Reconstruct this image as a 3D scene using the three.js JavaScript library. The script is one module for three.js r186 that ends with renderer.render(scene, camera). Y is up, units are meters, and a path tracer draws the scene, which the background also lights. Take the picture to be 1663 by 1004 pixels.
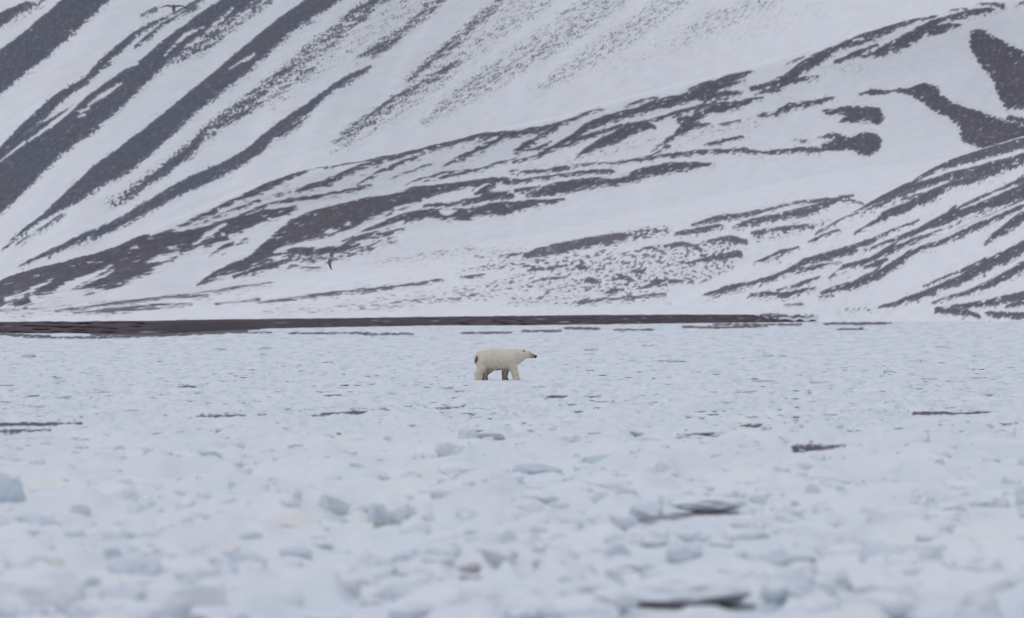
import * as THREE from 'three';
import { MarchingCubes } from 'three/addons/objects/MarchingCubes.js';
import { mergeVertices, mergeGeometries } from 'three/addons/utils/BufferGeometryUtils.js';
import { createNoise2D, createNoise3D } from 'simplex-noise';
import { Brush, Evaluator, ADDITION } from 'three-bvh-csg';

// ------------------------------------------------------------------ camera
const W = 1663, H = 1004, F = 8800, EYE = 2.45, HORIZON = 510;   // the lens: a long telephoto from a boat's deck
const scene = new THREE.Scene();
const camera = new THREE.PerspectiveCamera(2 * Math.atan(H / 2 / F) * 180 / Math.PI, W / H, 1, 30000);
camera.position.set(0, EYE, 0);
camera.lookAt(0, EYE + (HORIZON - H / 2) / F * 1000, -1000);
camera.focus = 240; camera.userData.fStop = 2.2;
scene.add(camera);
// ------------------------------------------------------------------ overcast sky, weak veiled sun
{
  const w = 64, h = 32, a = new Float32Array(w * h * 4);
  for (let j = 0; j < h; j++) for (let i = 0; i < w; i++) {
    const el = Math.max(0, Math.sin((j + 0.5 - h / 2) / h * Math.PI));       // 0 at the horizon, 1 overhead
    const L = 0.475 + 0.175 * el, k = (j * w + i) * 4;
    a[k] = L * 0.945; a[k + 1] = L * 1.0; a[k + 2] = L * 1.165; a[k + 3] = 1;
  }
  const t = new THREE.DataTexture(a, w, h, THREE.RGBAFormat, THREE.FloatType);
  t.mapping = THREE.EquirectangularReflectionMapping; t.magFilter = t.minFilter = THREE.LinearFilter; t.needsUpdate = true;
  scene.background = t; scene.environment = t;
}
const sun = new THREE.DirectionalLight(new THREE.Color(1, 0.97, 0.92), 0.5);
sun.position.set(-90, 260, -90); sun.target.position.set(0, 0, -200); scene.add(sun, sun.target);
sun.castShadow = true; sun.shadow.radius = 40; sun.shadow.mapSize.set(2048, 2048);
Object.assign(sun.shadow.camera, { left: -120, right: 120, top: 200, bottom: -200, near: 1, far: 700 });
scene.fog = new THREE.FogExp2(new THREE.Color(0.86, 0.90, 1.0), 3.3e-5);
const renderer = new THREE.WebGLRenderer({ antialias: true });
renderer.toneMapping = THREE.LinearToneMapping; renderer.toneMappingExposure = 1.07;
renderer.shadowMap.enabled = true;

// ------------------------------------------------------------------ helpers
function rng(seed) { let s = seed >>> 0; return () => { s = (s + 0x6d2b79f5) >>> 0; let t = Math.imul(s ^ (s >>> 15), 1 | s); t = (t + Math.imul(t ^ (t >>> 7), 61 | t)) ^ t; return ((t ^ (t >>> 14)) >>> 0) / 4294967296; }; }
const n2 = createNoise2D(rng(11)), n2b = createNoise2D(rng(29)), n3 = createNoise3D(rng(47));
const clamp = (x, a, b) => Math.min(b, Math.max(a, x)), sstep = (a, b, x) => { const t = clamp((x - a) / (b - a), 0, 1); return t * t * (3 - 2 * t); };
const mix = (a, b, t) => a + (b - a) * t;
const fbm = (x, y, o = 4) => { let s = 0, a = 0.5; for (let i = 0; i < o; i++) { s += a * n2(x, y); x = x * 2.03 + 17.1; y = y * 2.03 - 9.7; a *= 0.5; } return s; };
const at = (px, py, d) => new THREE.Vector3((px - W / 2) / F * d, EYE + (HORIZON - py) / F * d, -d);
const toView = (p) => [W / 2 + p.x / -p.z * F, HORIZON - (p.y - EYE) / -p.z * F];
const taken = {};
function numbered(name) { const n = taken[name] = (taken[name] ?? -1) + 1; return n ? name + '_' + String(n).padStart(3, '0') : name; }
function mesh(name, g, m, parent) { const o = new THREE.Mesh(g, m); o.name = parent === scene ? numbered(name) : name; o.castShadow = o.receiveShadow = true; parent.add(o); return o; }
function tag(o, label, category, group, kind) { Object.assign(o.userData, { label, category }); if (group) o.userData.group = group; if (kind) o.userData.kind = kind; return o; }
const rough = (color, r = 0.95) => new THREE.MeshStandardMaterial({ color, roughness: r, vertexColors: true });
const lin = (r, g, b) => new THREE.Color().setRGB(r, g, b);
const M = { snow: rough(0xffffff, 0.9), rock: rough(0xffffff, 0.97), ice: rough(0xffffff, 0.75) };

// a hillside: a smooth sheet through rows of survey points, split along the snow line into snow and bare rock
function spline(p, t) {
  const n = p.length - 1, i = clamp(Math.floor(t * n), 0, n - 1), f = t * n - i, a = p[Math.max(0, i - 1)], b = p[i], c = p[i + 1], d = p[Math.min(n, i + 2)];
  const o = new THREE.Vector3();
  const slope = (l, r) => (l * r <= 0 ? 0 : Math.sign(l) * Math.min(Math.abs(l + r) / 2, 2.5 * Math.abs(l), 2.5 * Math.abs(r)));      // no overshoot between survey points
  const f2 = f * f, f3 = f2 * f, h0 = 2 * f3 - 3 * f2 + 1, h1 = f3 - 2 * f2 + f, h2 = 3 * f2 - 2 * f3, h3 = f3 - f2;
  for (const k of ['x', 'y', 'z']) { const e = c[k] - b[k], m0 = i ? slope(b[k] - a[k], e) : e, m1 = i + 2 <= n ? slope(e, d[k] - c[k]) : e; o[k] = h0 * b[k] + h1 * m0 + h2 * c[k] + h3 * m1; }
  return o;
}
class Hillside {
  constructor(rows, nu, nv, dir, scale, lump = 0, face = 1) {
    this.face = face;
    this.rows = rows.map((r) => r.map((c) => at(...c))); this.nu = nu; this.nv = nv; this.s = scale;
    const l = Math.hypot(...dir); this.dx = dir[0] / l; this.dy = dir[1] / l;
    const n = (nu + 1) * (nv + 1);
    this.P = new Float32Array(n * 3); this.solid = new Float32Array(n).fill(-60); this.side = new Float32Array(n); this.hole = new Float32Array(n).fill(-60); this.speck = new Float32Array(n);
    for (let i = 0; i <= nu; i++) {
      const col = this.rows.map((r) => spline(r, i / nu));
      for (let j = 0; j <= nv; j++) {
        const p = spline(col, j / nv), k = (j * (nu + 1) + i) * 3;
        const q = lump ? lump * fbm(p.x / (240 * scale) + 5, p.y / (160 * scale) + p.z / (900 * scale), 3) : 0;
        this.P[k] = p.x; this.P[k + 1] = p.y + q + (scale < 0.25 ? 0.5 * n2(p.x / 8, p.z / 40) * sstep(4, 0.6, p.y) : 0); this.P[k + 2] = p.z;
      }
    }
    this.coarse = [];
    for (let i = 0; i <= 60; i++) for (let j = 0; j <= 24; j++) { const u = i / 60, v = j / 24 * face; this.coarse.push([u, v, ...toView(this.point(u, v))]); }
  }
  point(u, v) { return spline(this.rows.map((r) => spline(r, u)), v); }
  jac(u, v) { const e = 0.02; u = clamp(u, e, 1 - e); v = clamp(v, 0.06, this.face - 0.06); const a = toView(this.point(u - e, v)), b = toView(this.point(u + e, v)), c = toView(this.point(u, v - e)), d = toView(this.point(u, v + e)); return [(b[0] - a[0]) / 2 / e, (d[0] - c[0]) / 2 / e, (b[1] - a[1]) / 2 / e, (d[1] - c[1]) / 2 / e]; }
  // the spot on the hillside that a line of sight meets
  find(px, py) {
    let u = 0, v = 0, best = 1e18;
    for (const [a, b, x, y] of this.coarse) { const d = (x - px) ** 2 + (y - py) ** 2; if (d < best) { best = d; u = a; v = b; } }
    for (let k = 0; k < 6; k++) {
      const [x, y] = toView(this.point(u, v)), [a, b, c, d] = this.jac(u, v), D = a * d - b * c, ex = px - x, ey = py - y;
      u = clamp(u + clamp((d * ex - b * ey) / D, -0.1, 0.1), -0.05, 1.05); v = clamp(v + clamp((a * ey - c * ex) / D, -0.1, 0.1), 0, this.face);
    }
    return [u, v];
  }
  paint(pts, fn) {
    const { nu, nv } = this, q = [];
    for (let k = 0; k < pts.length; k += 3) q.push([...this.find(pts[k], pts[k + 1]), pts[k + 2]]);
    for (let k = 0; k + 1 < q.length; k++) {
      const [u0, v0, w0] = q[k], [u1, v1, w1] = q[k + 1], J = this.jac(clamp((u0 + u1) / 2, 0, 1), clamp((v0 + v1) / 2, 0, 1)), D = Math.abs(J[0] * J[3] - J[1] * J[2]);
      const reach = Math.max(w0, w1) + 14, ru = reach * Math.hypot(J[1], J[3]) / D, rv = reach * Math.hypot(J[0], J[2]) / D;
      const bx = J[0] * (u1 - u0) + J[1] * (v1 - v0), by = J[2] * (u1 - u0) + J[3] * (v1 - v0), bb = bx * bx + by * by + 1e-9;
      const i0 = clamp(Math.floor((Math.min(u0, u1) - ru) * nu), 0, nu), i1 = clamp(Math.ceil((Math.max(u0, u1) + ru) * nu), 0, nu), j0 = clamp(Math.floor((Math.min(v0, v1) - rv) * nv), 0, nv), j1 = clamp(Math.ceil((Math.max(v0, v1) + rv) * nv), 0, nv);
      for (let j = j0; j <= j1; j++) for (let i = i0; i <= i1; i++) {
        const du = i / nu - u0, dv = j / nv - v0, ax = J[0] * du + J[1] * dv, ay = J[2] * du + J[3] * dv;
        const raw = (ax * bx + ay * by) / bb, t = clamp(raw, 0, 1), d = Math.hypot(ax - t * bx, ay - t * by);
        fn(j * (nu + 1) + i, mix(w0, w1, t) - d, Math.sign(bx * ay - by * ax) * Math.sign(bx || 1));
      }
    }
    return this;
  }
  rock(...pts) { return this.paint(pts, (k, v, s) => { if (v > this.solid[k]) { this.solid[k] = v; this.side[k] = s; } }); }
  snow(...pts) { return this.paint(pts, (k, v) => { if (v > this.hole[k]) this.hole[k] = v; }); }
  loose(density, ...pts) { return this.paint(pts, (k, v) => { const m = 1.16 * density * sstep(-10, 7, v); if (m > this.speck[k]) this.speck[k] = m; }); }
  area(corners) {                                                             // a many-cornered bare patch
    const q = corners.map((c) => this.find(...c)), { nu, nv } = this;
    const us = q.map((p) => p[0]), vs = q.map((p) => p[1]);
    for (let j = clamp(Math.floor(Math.min(...vs) * nv) - 9, 0, nv); j <= clamp(Math.ceil(Math.max(...vs) * nv) + 9, 0, nv); j++) for (let i = clamp(Math.floor(Math.min(...us) * nu) - 9, 0, nu); i <= clamp(Math.ceil(Math.max(...us) * nu) + 9, 0, nu); i++) {
      const u = i / nu, v = j / nv, J = this.jac0 ??= this.jac(us.reduce((a, b) => a + b) / us.length, vs.reduce((a, b) => a + b) / vs.length);
      let inside = false, best = 1e9;
      for (let a = 0, b = q.length - 1; a < q.length; b = a++) {
        const [ua, va] = q[a], [ub, vb] = q[b];
        if ((va > v) !== (vb > v) && u < (ub - ua) * (v - va) / (vb - va) + ua) inside = !inside;
        const bx = J[0] * (ub - ua) + J[1] * (vb - va), by = J[2] * (ub - ua) + J[3] * (vb - va), ax = J[0] * (u - ua) + J[1] * (v - va), ay = J[2] * (u - ua) + J[3] * (v - va);
        const t = clamp((ax * bx + ay * by) / (bx * bx + by * by + 1e-9), 0, 1); best = Math.min(best, Math.hypot(ax - t * bx, ay - t * by));
      }
      const k = j * (nu + 1) + i, val = inside ? best : -best;
      if (val > this.solid[k]) { this.solid[k] = val; this.side[k] = 0; }
    }
    this.jac0 = null; return this;
  }
  build(name, label, o) {
    const { nu, nv, P, s, dx, dy } = this, n = (nu + 1) * (nv + 1), f = new Float32Array(n), raise = new Float32Array(n);
    for (let k = 0; k < n; k++) {
      const X = P[k * 3] / s, Y = -P[k * 3 + 1] / s + (o.flat ? P[k * 3 + 2] / s * o.flat : 0), al = X * dx + Y * dy, pe = -X * dy + Y * dx;
      const wob = o.edge * (0.7 * n2(al / 46, pe / 15) + 1.15 * n2(al / (13 * o.comb) + 40, pe / 4.6) + 0.9 * n2b(al / (7 * o.comb), pe / 3)) * (this.side[k] < 0 ? 0.5 : this.side[k] > 0 ? 1.25 : 0.9);
      const wide = Math.min(1, Math.max(0.25, (this.solid[k] + 8) / 11));
      let v = this.solid[k] + wob * wide;
      // snow pockets lodged inside the bare ground
      if (this.solid[k] > -4) { const pk = n2b(al / 34 + 7, pe / 6 - 3) + 0.5 * n2(al / 12, pe / 3.2) - o.pocket; if (pk > 0) v = Math.min(v, -pk * 6 * sstep(26, 4, this.solid[k])); }
      const g = 0.5 * n2(al / (6 * o.comb) + 100, pe / 3.6) + 0.5 * n2b(al / (3.2 * o.comb), pe / 2.3 + 60) + 0.35 * n2(al / 30, pe / 9 + 33);
      const dn = Math.max(this.speck[k], (this.side[k] > 0 ? o.fray : o.fray * 0.4) * sstep(-11, 1, this.solid[k])) + o.stray;
      if (dn > 0.02) v = Math.max(v, (g - (0.95 - 1.45 * dn)) * 5);
      if (this.hole[k] > -12) v = Math.min(v, -(this.hole[k] + 0.6 * wob));
      f[k] = v; raise[k] = v;
    }
    for (let k = 0; k < n; k++) {
      const r = clamp(f[k], -2, 5) * 0.22 * s + 0.5 * s * n2(P[k * 3] / s / 5, P[k * 3 + 1] / s / 5) * (f[k] > 0 ? 1.2 : 0.1) ; P[k * 3 + 1] += r * (o.relief ?? 1);
    }
    const N = new Float32Array(n * 3), id = (i, j) => j * (nu + 1) + i, vec = (k, t) => t.set(P[k * 3], P[k * 3 + 1], P[k * 3 + 2]), a = new THREE.Vector3(), b = new THREE.Vector3(), c = new THREE.Vector3();
    for (let j = 0; j <= nv; j++) for (let i = 0; i <= nu; i++) {
      vec(id(Math.min(nu, i + 1), j), a).sub(vec(id(Math.max(0, i - 1), j), b)); vec(id(i, Math.min(nv, j + 1)), c).sub(vec(id(i, Math.max(0, j - 1)), b)); a.cross(c).normalize();
      if (a.y < 0) a.negate(); N.set([a.x, a.y, a.z], id(i, j) * 3);
    }
    // connected bare patches
    const root = new Int32Array(n).map((_, k) => k), top = (k) => { while (root[k] !== k) k = root[k] = root[root[k]]; return k; };
    for (let j = 0; j <= nv; j++) for (let i = 0; i <= nu; i++) { const k = id(i, j); if (f[k] <= 0) continue; if (i && f[k - 1] > 0) root[top(k)] = top(k - 1); if (j && f[k - nu - 1] > 0) root[top(k)] = top(k - nu - 1); if (i && j && f[k - nu - 2] > 0) root[top(k)] = top(k - nu - 2); }
    const size = new Map(); for (let k = 0; k < n; k++) if (f[k] > 0) size.set(top(k), (size.get(top(k)) ?? 0) + 1);
    const big = new Set([...size].filter(([, v]) => v >= o.least).sort((p, q) => q[1] - p[1]).slice(0, 120).map(([k]) => k));
    const bins = new Map(), bin = (key) => { let t = bins.get(key); if (!t) bins.set(key, t = { p: [], n: [], c: [], i: [], at: new Map(), thin: key === -2 }); return t; };
    const colour = (x, y, z, bare, thin, f0) => {
      const X = x / s, Y = -y / s, al = X * dx + Y * dy, pe = -X * dy + Y * dx;
      if (bare) { const q = 1 + 0.28 * fbm(al / 18, pe / 5, 3) + 0.22 * n2b(al / 2.6, pe / 1.9), w = 0.5 + 0.5 * n2(X / 120, Y / 70), e = sstep(0.45, 0.95, n2(al / (6 * o.comb) + 9, pe / 2.6)) * 0.11; return o.tones.map((t) => mix(t[0], t[1], w)).map((t) => mix(t * q + e, 0.55, (thin ? 0.14 : 0) + 0.20 * (1 - sstep(0, 3.2, f0)))); }
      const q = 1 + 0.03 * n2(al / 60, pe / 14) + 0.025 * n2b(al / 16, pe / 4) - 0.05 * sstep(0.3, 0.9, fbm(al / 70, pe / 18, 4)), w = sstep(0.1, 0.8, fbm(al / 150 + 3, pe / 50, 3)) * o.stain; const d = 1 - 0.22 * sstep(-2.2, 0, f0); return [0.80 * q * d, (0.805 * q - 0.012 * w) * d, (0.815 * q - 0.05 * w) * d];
    };
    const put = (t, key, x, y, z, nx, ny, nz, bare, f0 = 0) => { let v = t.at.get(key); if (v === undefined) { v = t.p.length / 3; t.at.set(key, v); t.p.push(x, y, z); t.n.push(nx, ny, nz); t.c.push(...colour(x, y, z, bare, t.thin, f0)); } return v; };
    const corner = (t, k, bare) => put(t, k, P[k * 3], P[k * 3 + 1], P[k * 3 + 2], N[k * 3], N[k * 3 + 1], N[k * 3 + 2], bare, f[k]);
    const edge = (t, p, q, bare) => { if (p > q) [p, q] = [q, p]; const w = clamp(f[p] / (f[p] - f[q]), 0.02, 0.98), g = (A, e) => mix(A[p * 3 + e], A[q * 3 + e], w); return put(t, -(p * 4 + (q - p === 1 ? 1 : q - p === nu + 1 ? 2 : 3)) - 1, g(P, 0), g(P, 1), g(P, 2), g(N, 0), g(N, 1), g(N, 2), bare); };
    const tri = (x, y, z) => {
      const T = [x, y, z], up = T.filter((k) => f[k] > 0).length;
      if (up === 0) { const t = bin(-1); t.i.push(...T.map((k) => corner(t, k, false))); return; }
      const inn = T.find((k) => f[k] > 0), key = big.has(top(inn)) ? top(inn) : -2, R = bin(key), S = bin(-1);
      if (up === 3) { R.i.push(...T.map((k) => corner(R, k, true))); return; }
      const odd = T.findIndex((k) => (f[k] > 0) === (up === 1)), p = T[odd], q = T[(odd + 1) % 3], r = T[(odd + 2) % 3], one = up === 1 ? R : S, two = up === 1 ? S : R, ob = up === 1;
      one.i.push(corner(one, p, ob), edge(one, p, q, ob), edge(one, p, r, ob));
      const e1 = edge(two, p, q, !ob), e2 = edge(two, p, r, !ob), cq = corner(two, q, !ob), cr = corner(two, r, !ob);
      two.i.push(e1, cq, cr, e1, cr, e2);
    };
    for (let j = 0; j < nv; j++) for (let i = 0; i < nu; i++) { const k = id(i, j); tri(k, k + 1, k + nu + 2); tri(k, k + nu + 2, k + nu + 1); }
    const g = new THREE.Group(); g.name = numbered(name); scene.add(g); g.userData.kind = 'structure'; g.userData.label = label;
    for (const [key, t] of bins) {
      const geo = new THREE.BufferGeometry();
      geo.setAttribute('position', new THREE.Float32BufferAttribute(t.p, 3)); geo.setAttribute('normal', new THREE.Float32BufferAttribute(t.n, 3)); geo.setAttribute('color', new THREE.Float32BufferAttribute(t.c, 3)); geo.setIndex(t.i);
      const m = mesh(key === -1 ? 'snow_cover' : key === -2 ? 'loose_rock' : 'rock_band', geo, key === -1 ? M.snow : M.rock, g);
      if (key === -2) m.userData.kind = 'stuff';
    }
    return g;
  }
}

// ------------------------------------------------------------------ the great mountainside behind
const XS = [-190, 130, 460, 800, 1150, 1500, 1860];
const row = (ys, ds) => XS.map((x, i) => [x, ys[i], ds[i]]);
const crest = [[-320, 560, 1450], [0, 455, 1500], [180, 400, 1640], [430, 300, 1950], [800, 215, 2450], [1200, 110, 2880], [1600, 2, 3250], [1990, -60, 3500]];
const A = new Hillside([
  row([640, 500, 360, 285, 200, 90, 0], [1620, 1760, 2080, 2560, 2980, 3330, 3640]),
  row([420, 330, 240, 180, 110, 20, -60], [1760, 1900, 2220, 2700, 3120, 3440, 3740]),
  row([190, 150, 110, 75, 20, -50, -120], [1900, 2040, 2360, 2850, 3260, 3560, 3850]),
  row([-40, -40, -40, -40, -70, -120, -180], [2050, 2190, 2520, 3020, 3400, 3680, 3960]),
  row([-260, -250, -240, -230, -220, -230, -260], [2240, 2380, 2720, 3220, 3580, 3820, 4080]),
], 1260, 365, [0.79, -0.61], 0.30, 2.2);
A.rock(-40, 55, 12, 10, 25, 9, 45, 4, 3).loose(0.5, -10, 40, 10, 45, 12, 10, 70, -5, 8);
A.rock(-40, 148, 29, 0, 115, 27, 60, 66, 26, 110, 25, 26, 160, -20, 27, 230, -80, 26);
A.rock(-20, 262, 6, 0, 244, 6, 40, 207, 9, 80, 172, 9, 100, 154, 7, 140, 131, 5, 165, 106, 7, 190, 84, 6, 215, 62, 4, 255, 38, 2);
A.rock(225, 52, 1, 270, 30, 2, 330, 0, 3).rock(230, 28, 2, 252, 18, 3).rock(220, 78, 2, 262, 42, 2, 318, 12, 2);
A.rock(-50, 335, 42, -10, 300, 40, 30, 266, 36, 80, 226, 30, 130, 195, 27, 170, 165, 23, 210, 132, 20, 245, 105, 16, 275, 78, 16, 300, 62, 17);
A.rock(290, 66, 13, 330, 38, 15, 370, 14, 16, 420, -25, 16, 500, -90, 18).loose(0.62, 268, 96, 14, 310, 68, 26, 350, 40, 27, 400, 6, 26, 450, -30, 25);
A.snow(46, 226, 1.5, 80, 202, 3, 116, 176, 3.5, 150, 141, 4, 170, 119, 4, 222, 103, 3).snow(92, 176, 3, 140, 143, 2).snow(142, 171, 1, 168, 154, 4, 198, 134, 1).snow(0, 258, 1, 40, 228, 2);
A.snow(268, 90, 1, 300, 58, 3, 330, 46, 1).snow(336, 52, 1, 360, 30, 3, 378, 14, 1).snow(300, 78, 1, 322, 66, 2.5).snow(376, 40, 1, 404, 18, 2.5).snow(130, 182, 1.5, 145, 176, 1.5).snow(126, 190, 1, 136, 186, 2);
A.rock(15, 390, 0.5, 45, 366, 2.5, 72, 348, 4, 90, 335, 8, 120, 315, 13, 160, 284, 17, 205, 254, 19, 258, 210, 19, 310, 166, 17, 365, 124, 17, 420, 79, 17, 460, 45, 15, 510, 12, 15, 560, -22, 16, 640, -80, 16);
A.rock(25, 394, 0.8, 60, 371, 1.6, 100, 346, 2).rock(5, 400, 0.5, 40, 376, 1).snow(372, 112, 1, 412, 90, 2.5).loose(0.45, 440, 82, 6, 480, 50, 7, 530, 16, 6);
A.rock(224, 302, 2, 259, 277, 5, 298, 251, 7, 324, 226, 5).loose(0.66, 180, 328, 6, 220, 304, 10, 259, 277, 11, 298, 250, 11, 324, 223, 10, 362, 194, 12, 420, 150, 12);
A.loose(0.58, 420, 146, 10, 472, 114, 12, 505, 86, 15, 549, 54, 15, 586, 22, 14, 640, -20, 14).loose(0.7, 405, 178, 4, 440, 155, 4, 472, 136, 5, 508, 114, 6).rock(432, 128, 1, 462, 114, 4, 476, 110, 1).rock(372, 198, 1, 398, 180, 3, 412, 170, 1);
A.rock(30, 428, 0.6, 52, 418, 2, 109, 395, 4.5, 155, 374, 6, 207, 350, 8, 259, 321, 9, 311, 294, 10, 362, 271, 10, 414, 243, 11, 459, 206, 8, 498, 178, 7, 536, 147, 4, 565, 130, 5, 601, 106, 1.5).rock(452, 222, 4, 487, 200, 3, 495, 193, 1);
A.loose(0.6, 578, 98, 4, 606, 82, 9, 640, 58, 10, 666, 40, 8, 700, 10, 12, 730, -20, 12).rock(586, 92, 1, 610, 76, 3, 628, 66, 1).rock(604, 90, 1, 628, 73, 3, 650, 58, 2);
A.loose(0.6, 555, 30, 5, 585, 16, 6, 620, -10, 7).rock(560, 28, 1, 582, 16, 3, 610, 0, 4).loose(0.4, 640, 30, 8, 690, 15, 10, 720, -10, 10).rock(572, 44, 1, 590, 33, 2);
A.loose(0.58, 545, 234, 5, 575, 210, 10, 627, 174, 11, 666, 148, 10, 712, 122, 9, 746, 98, 6).rock(574, 204, 1, 600, 186, 2, 627, 166, 2, 660, 148, 1.5);
A.loose(0.6, 663, 129, 5, 700, 98, 9, 736, 72, 10, 759, 47, 9, 795, 17, 9, 820, -12, 9).rock(672, 124, 1, 690, 108, 3, 700, 98, 1).rock(712, 86, 1, 728, 72, 4, 738, 66, 1).rock(700, 122, 1, 722, 112, 2.5, 744, 100, 1);
A.loose(0.47, 705, 184, 7, 744, 156, 13, 782, 130, 15, 840, 104, 12, 905, 62, 12, 964, 30, 11, 990, -8, 11).loose(0.42, 744, 88, 8, 795, 58, 12, 840, 30, 11, 880, 8, 9, 900, -15, 9).loose(0.42, 905, 26, 7, 944, 10, 8, 985, -15, 8);
A.loose(0.40, 918, 127, 7, 944, 98, 10, 975, 83, 11, 1000, 57, 11, 1021, 40, 11, 1055, 26, 10, 1088, 8, 11).loose(0.38, 1115, 56, 7, 1151, 28, 9, 1202, 15, 9, 1244, 6, 10, 1290, -20, 10).loose(0.24, 866, 146, 9, 930, 116, 9).loose(0.16, 1000, 110, 20, 1070, 70, 24, 1200, 40, 26, 1330, 10, 16);
A.loose(0.34, 540, 245, 9, 620, 190, 18, 700, 130, 22, 770, 70, 24, 840, 0, 26, 880, -40, 26).loose(0.38, 690, 195, 10, 760, 150, 20, 850, 90, 24, 930, 40, 26, 1010, -20, 26).loose(0.38, 880, 140, 10, 960, 90, 18, 1040, 40, 20, 1110, -10, 20).loose(0.33, 1100, 70, 12, 1180, 30, 16, 1260, -10, 16).loose(0.32, 440, 170, 8, 520, 110, 14, 600, 50, 18, 680, -10, 18);
A.build('mountain', 'great snow slope streaked with dark rock gullies filling the upper view', { comb: 1.15, edge: 2.2, fray: 0.60, pocket: 0.95, stray: 0.01, stain: 1.2, least: 90, tones: [[0.082, 0.096], [0.092, 0.094], [0.130, 0.114]] });

// ------------------------------------------------------------------ the moraine ridge in front of it
const cx = crest.map((c) => c[0]), along = (ys, ds) => crest.map(([x, y, d], i) => [x, ys ? ys[i] : y, ds ? ds[i] : d]);
const B = new Hillside([
  along([650, 545, 533, 503, 424, 364, 320, 295], [1290, 1290, 1420, 1680, 2190, 2600, 2930, 3150]),
  along([600, 492, 470, 425, 340, 262, 225, 200], [1370, 1380, 1520, 1810, 2310, 2730, 3070, 3300]),
  along([580, 472, 432, 360, 275, 185, 110, 70], [1415, 1450, 1590, 1890, 2390, 2810, 3165, 3410]),
  along([562, 454, 399, 297, 214, 110, 0, -64], [1450, 1500, 1640, 1950, 2450, 2880, 3250, 3500]),
  along([590, 490, 450, 360, 270, 170, 80, 20], [1500, 1560, 1710, 2030, 2530, 2950, 3320, 3580]),
], 1150, 205, [0.93, -0.36], 0.27, 1.6, 0.755);
B.rock(380, 326, 2, 420, 308, 4.5, 460, 291, 6.5, 505, 276, 6.5, 575, 263, 5, 650, 250, 5, 730, 232, 5, 795, 222, 5, 840, 219, 5, 880, 208, 4, 915, 199, 4, 950, 186, 3, 980, 178, 1);
B.rock(470, 318, 1, 500, 306, 4, 529, 297, 4, 586, 268, 4, 640, 254, 3).rock(580, 297, 1, 620, 276, 3, 653, 262, 3, 690, 250, 2).rock(640, 286, 1, 670, 276, 2, 700, 268, 1).rock(722, 270, 1, 744, 260, 4, 782, 243, 4.5, 813, 228, 4);
B.rock(415, 338, 1, 450, 330, 2, 505, 321, 3, 549, 312, 3, 601, 299, 2).rock(430, 322, 1, 470, 312, 2).rock(690, 296, 1, 740, 285, 2, 800, 270, 2, 840, 258, 1).rock(660, 300, 1, 720, 282, 1.5, 770, 276, 1);
B.rock(398, 428, 5, 440, 400, 11, 480, 376, 20, 530, 358, 23, 590, 340, 20, 640, 329, 16, 690, 315, 12, 740, 304, 6, 800, 294, 5, 840, 293, 3);
B.rock(560, 392, 6, 620, 366, 7, 660, 356, 8, 700, 349, 9, 760, 349, 9, 820, 337, 10, 860, 329, 6, 915, 323, 2).rock(690, 336, 3, 740, 332, 3, 790, 322, 7, 830, 315, 5).rock(775, 318, 6, 800, 302, 5);
B.snow(688, 328, 2, 720, 322, 7, 750, 317, 6, 778, 321, 1).snow(716, 346, 2, 730, 346, 5, 742, 344, 1).snow(601, 354, 1, 618, 349, 2.5, 640, 341, 1).snow(524, 378, 1, 536, 374, 3.5, 549, 371, 1).snow(535, 388, 1, 555, 380, 2.5, 577, 371, 1).snow(575, 381, 1, 615, 371, 2.5, 655, 363, 1).snow(445, 412, 1, 465, 404, 3, 486, 397, 1).snow(510, 404, 1, 526, 398, 2.5, 540, 391, 1).snow(664, 370, 1, 690, 360, 4, 706, 356, 1).snow(620, 346, 1, 652, 338, 2, 690, 332, 1).snow(558, 362, 1, 566, 359, 3);
B.rock(-80, 512, 20, -30, 492, 17, 0, 476, 14, 34, 463, 24, 80, 448, 30, 130, 442, 31, 180, 431, 31, 230, 415, 30, 280, 396, 20, 330, 381, 14, 380, 367, 12, 420, 353, 11, 450, 348, 8, 480, 338, 3);
B.snow(84, 484, 2, 110, 468, 7, 140, 450, 6, 182, 427, 1).snow(126, 470, 1, 150, 456, 3, 182, 438, 1.5).snow(10, 490, 3, 30, 484, 3.5, 50, 476, 3, 84, 456, 1).snow(236, 427, 1, 262, 418, 6, 290, 408, 2).snow(247, 443, 2, 258, 436, 4, 268, 429, 1).snow(314, 394, 1, 340, 378, 4.5, 366, 364, 2).snow(208, 404, 1, 222, 399, 2.5).snow(276, 400, 1, 286, 397, 1.5);
B.rock(342, 413, 1, 360, 403, 3, 378, 394, 2).rock(334, 397, 5, 368, 385, 5).rock(383, 398, 1, 399, 389, 2.5).rock(292, 365, 2, 337, 344, 4, 375, 328, 4, 420, 311, 4).rock(311, 364, 1, 360, 348, 2, 420, 326, 2.5).rock(360, 364, 2, 395, 349, 3, 425, 338, 3);
B.rock(320, 460, 2, 345, 450, 6, 375, 437, 8, 420, 420, 11, 450, 412, 7, 500, 408, 6, 545, 404, 6, 580, 395, 4).rock(380, 450, 2, 430, 436, 6, 470, 425, 4).loose(0.5, 400, 444, 10, 470, 424, 10, 560, 410, 9, 640, 390, 8).rock(470, 434, 1, 500, 436, 2.5, 520, 434, 1).rock(600, 386, 1, 630, 378, 3, 655, 374, 1);
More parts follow.
